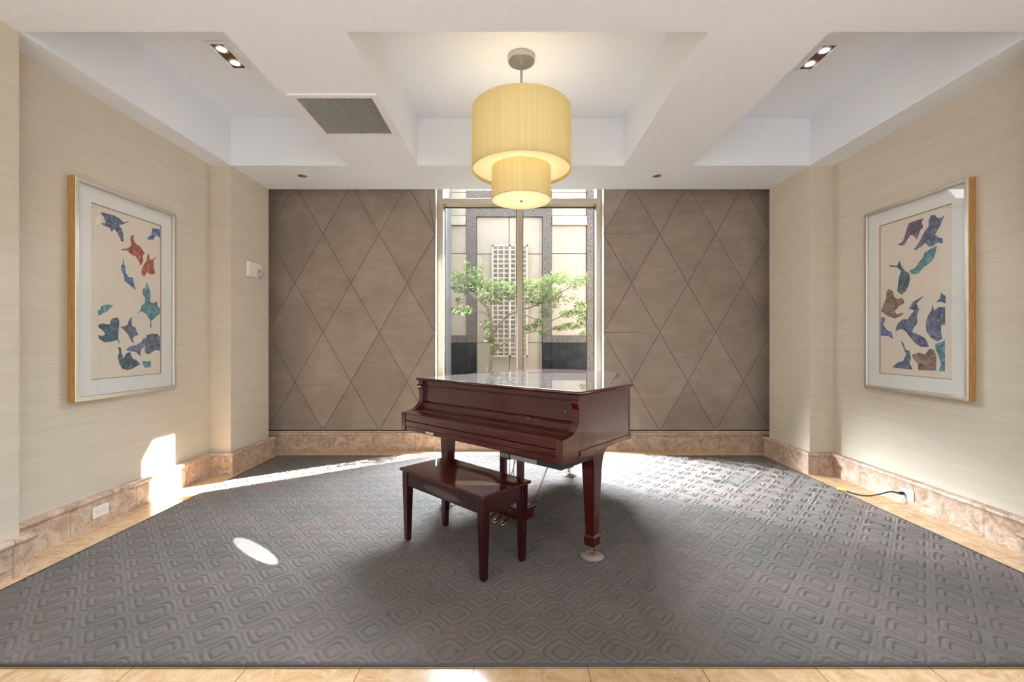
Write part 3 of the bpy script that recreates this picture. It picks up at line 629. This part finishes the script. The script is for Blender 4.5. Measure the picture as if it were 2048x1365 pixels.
for s in (-1,1):
    c = MB(); c.lathe([(.050,-.0025),(.047,-.006),(.036,-.004)], 28, (0,s*.086,0)); o = c.build('reflector', chrome, dl, smooth=60)
    d = MB(); d.lathe([(.036,-.003),(.026,-.007),(.012,-.009),(.0005,-.0095)], 24, (0,s*.086,0)); d.build('bulb', bulb, o)
dl2 = copy_tree(dl); dl2.location = (2.513, 3.655, HH); tag(dl2, 'twin recessed ceiling downlight in the coffer above the blue leaf print', 'ceiling light', 'twin recessed downlights')
sp = MB(); sp.lathe([(0,-.006),(.030,-.0065),(.045,-.004),(.047,-.0005)], 32); sp0 = sp.build('sprinkler_cover', chrome, smooth=50)
sp0.location = (-2.32, 4.945, HL); tag(sp0, 'round concealed sprinkler cover in the ceiling near the fire alarm wall', 'sprinkler', 'sprinkler covers')
s2 = sp0.copy(); COL.objects.link(s2); s2.location = (1.62, 4.945, HL); tag(s2, 'round concealed sprinkler cover in the ceiling near the wall with the power cord', 'sprinkler', 'sprinkler covers')

# fire alarm on the left pilaster
fa = thing('fire_alarm', 'white fire alarm horn with clear strobe on the pilaster', 'fire alarm', (PL, 5.06, 2.195))
MB().box(.0008,.030,-.145,.125,-.085,.085).build('body', plastic, fa, bevel=.008, seg=3)
b = MB(); b.box(.0305,.036,-.125,.02,-.06,.07)
b.build('speaker_grille', plastic, fa, bevel=.002)
b = MB(); b.lathe([(.044,0),(.043,.012),(.034,.028),(.018,.037),(.0005,.040)], 32); b.v = [(.0305+z, y+.075, x-.035) for x,y,z in b.v]; b.build('strobe', lensglass, fa, smooth=60, label='clear dome strobe')
b = MB(); b.lathe([(.0445,0),(.050,0),(.050,.006),(.0445,.006),(.0445,0)], 32); b.v = [(.0305+z, y+.075, x-.035) for x,y,z in b.v]; b.build('strobe_ring', chrome, fa)

# outlets in the baseboards
def outlet(x, y, z, s, label):
    r = thing('wall_outlet', label, 'outlet', (x, y, z), 0, 'duplex outlets in the marble baseboard')
    MB().box(*((.0008,.008) if s > 0 else (-.008,-.0008)), -.066,.066,-.042,.042).build('cover_plate', plastic, r, bevel=.002)
    for k in (-1,1):
        b = MB(); b.box(*((.0082,.010) if s > 0 else (-.010,-.0082)), k*.025-.017,k*.025+.017,-.015,.015); o = b.build('socket', plastic, r, bevel=.0008)
        b = MB(); xx = (.0101,.0106) if s > 0 else (-.0106,-.0101); b.box(*xx,k*.025-.009,k*.025-.001,.005,.007); b.box(*xx,k*.025-.008,k*.025-.001,-.007,-.005); b.box(*xx,k*.025+.006,k*.025+.010,-.002,.002); b.build('slot', black, o)
    return r
outlet(XL+.042, 3.355, .105, 1, 'white duplex outlet with nothing plugged in, in the marble baseboard')
outlet(XR-.042, 3.735, .098, -1, 'white duplex outlet in the marble baseboard with black cord plugged in')
def S(pts, n=8):
    out = []
    for i in range(len(pts)-1):
        p0, p1, p2, p3 = Vector(pts[max(i-1,0)]), Vector(pts[i]), Vector(pts[i+1]), Vector(pts[min(i+2,len(pts)-1)])
        for k in range(n): t = k/n; out.append(.5*((2*p1)+(p2-p0)*t+(2*p0-5*p1+4*p2-p3)*t*t+(3*p1-p0-3*p2+p3)*t**3))
    return out+[Vector(pts[-1])]
ox = XR-.042
pc = thing('power_cord', 'black power cord running from outlet plug to yellow sleeve at rug edge', 'cord', (3.06, 4.06, 0))
b = MB(); b.tube(S([(ox-.048,3.762,.098),(ox-.09,3.80,.098),(3.19,3.86,.055),(3.14,3.93,.018),(3.09,4.00,.012),(3.055,4.05,.019)]), .0062, 10); loc(b, pc).build('cable', black, pc)
b = MB(); b.tube([(3.056,4.048,.021),(3.035,4.08,.024),(3.01,4.11,.024)], .0085, 10); loc(b, pc).build('sleeve', yellow, pc, label='yellow sleeve')
b = MB(); b.loft([[(ox-.0112-d, 3.762+h*math.cos(2*PI*k/16+.2), .098+.8*h*math.sin(2*PI*k/16+.2)) for k in range(16)] for d, h in ((0,.017),(.022,.018),(.03,.013),(.046,.008))]); loc(b, pc).build('plug', black, pc, smooth=40)

# ------------------------------------------------------------------ light
w = bpy.data.worlds.new('sky'); SC.world = w; w.use_nodes = True; bg = w.node_tree.nodes['Background']; bg.inputs[0].default_value = (.74,.87,1,1); bg.inputs[1].default_value = 4.6
def lamp(name, typ, loc, energy, col=(1,1,1), rot=(0,0,0), **kw):
    l = bpy.data.lights.new(name, typ); l.energy = energy; l.color = col
    for k, v in kw.items(): setattr(l, k, v)
    o = bpy.data.objects.new(name, l); COL.objects.link(o); o.location = loc; o.rotation_euler = rot; return o
el = math.atan(.74); hd = Vector((-.82,-.573,0)).normalized(); sd = Vector((hd.x*math.cos(el), hd.y*math.cos(el), -math.sin(el)))
s = lamp('sun', 'SUN', (6,10,8), 55, (1,.96,.9), angle=math.radians(.5)); s.rotation_euler = sd.to_track_quat('-Z','Y').to_euler()
for x in (-5.1,5.1): lamp('lobby_rear_fill', 'AREA', (x,-6.6,1.7), 120, (.76,.88,1), (PI/2,0,.35*(1 if x > 0 else -1)), shape='RECTANGLE', size=2.6, size_y=2.8)  # added fill at the lobby's rear corners, no windows there
lamp('lobby_up_fill', 'AREA', (0,-3.9,.06), 440, (.77,.89,1), (PI,0,0), shape='RECTANGLE', size=11, size_y=5)  # added upward fill for the ceiling and lower walls, no lamp stands here
for x in (-2.6,2.6): lamp('lobby_ceiling_light', 'AREA', (x,-1.6,3.2), 22, (.9,.95,1), (0,0,0), shape='RECTANGLE', size=2.2, size_y=2.2)
gd = Vector((.82,-.573,-.62)); g_ = lamp('granite_glint_fill', 'AREA', (-.98,6.75,1.75), 170, (.88,.94,1), shape='RECTANGLE', size=.8, size_y=1.2, spread=math.radians(34)); g_.rotation_euler = gd.to_track_quat('-Z','Y').to_euler()  # added lamp in place of sun mirrored off the left side wall
sk = lamp('sky_fill', 'AREA', (.1,7.1,4.7), 1250, (.78,.89,1), shape='RECTANGLE', size=2.3, size_y=1.6, spread=math.radians(105)); sk.rotation_euler = Vector((0,-3.4,-3.6)).to_track_quat('-Z','Y').to_euler()  # added area lamp, boosts the sky light entering the window
zz = Vector((.87,-3.2,3.1)).normalized(); xx = Vector((.8,-.6,0)); xx = (xx-zz*xx.dot(zz)).normalized(); yy = zz.cross(xx)
st = lamp('rug_patch_spot', 'SPOT', (-.80,-.30,3.12), 5000, (.95,.98,1), spot_size=math.radians(6.6), spot_blend=.25, shadow_soft_size=.004); st.rotation_euler = Matrix((xx,yy,zz)).transposed().to_euler(); st.scale = (1,.19,1)  # added spot behind the camera, makes the small bright patch on the rug
lamp('pendant_bulb', 'POINT', (PX,PY,3.03), 6.6, (1,.96,.90), shadow_soft_size=.09)
lamp('pendant_inner_bulb', 'POINT', (PX,PY,2.68), 1.0, (1,.95,.88), shadow_soft_size=.06)
for x, y in ((-2.31,3.64),(2.513,3.655)):
    for k in (-.086,.086): lamp('downlight_beam', 'SPOT', (x,y+k,HH-.015), 16, (1,.97,.93), (0,0,0), spot_size=1.6, spot_blend=.9, shadow_soft_size=.03)

# ------------------------------------------------------------------ camera
cam = bpy.data.cameras.new('camera'); co_ = bpy.data.objects.new('camera', cam); COL.objects.link(co_)
co_.location = (0,0,EYE); co_.rotation_euler = (PI/2,0,0); cam.sensor_width = 36; cam.lens = 36*F/2048
cam.shift_x = (1024-CX)/2048; cam.shift_y = (CY-682.5)/2048; cam.clip_start = .05; SC.camera = co_
SC.view_settings.view_transform = 'Standard'; SC.view_settings.look = 'None'; SC.view_settings.exposure = .22; SC.view_settings.gamma = 1
SC.cycles.use_denoising = True; SC.cycles.max_bounces = 10; SC.cycles.diffuse_bounces = 6; SC.cycles.glossy_bounces = 5; SC.cycles.transparent_max_bounces = 12; SC.cycles.sample_clamp_indirect = 8; SC.cycles.caustics_reflective = True
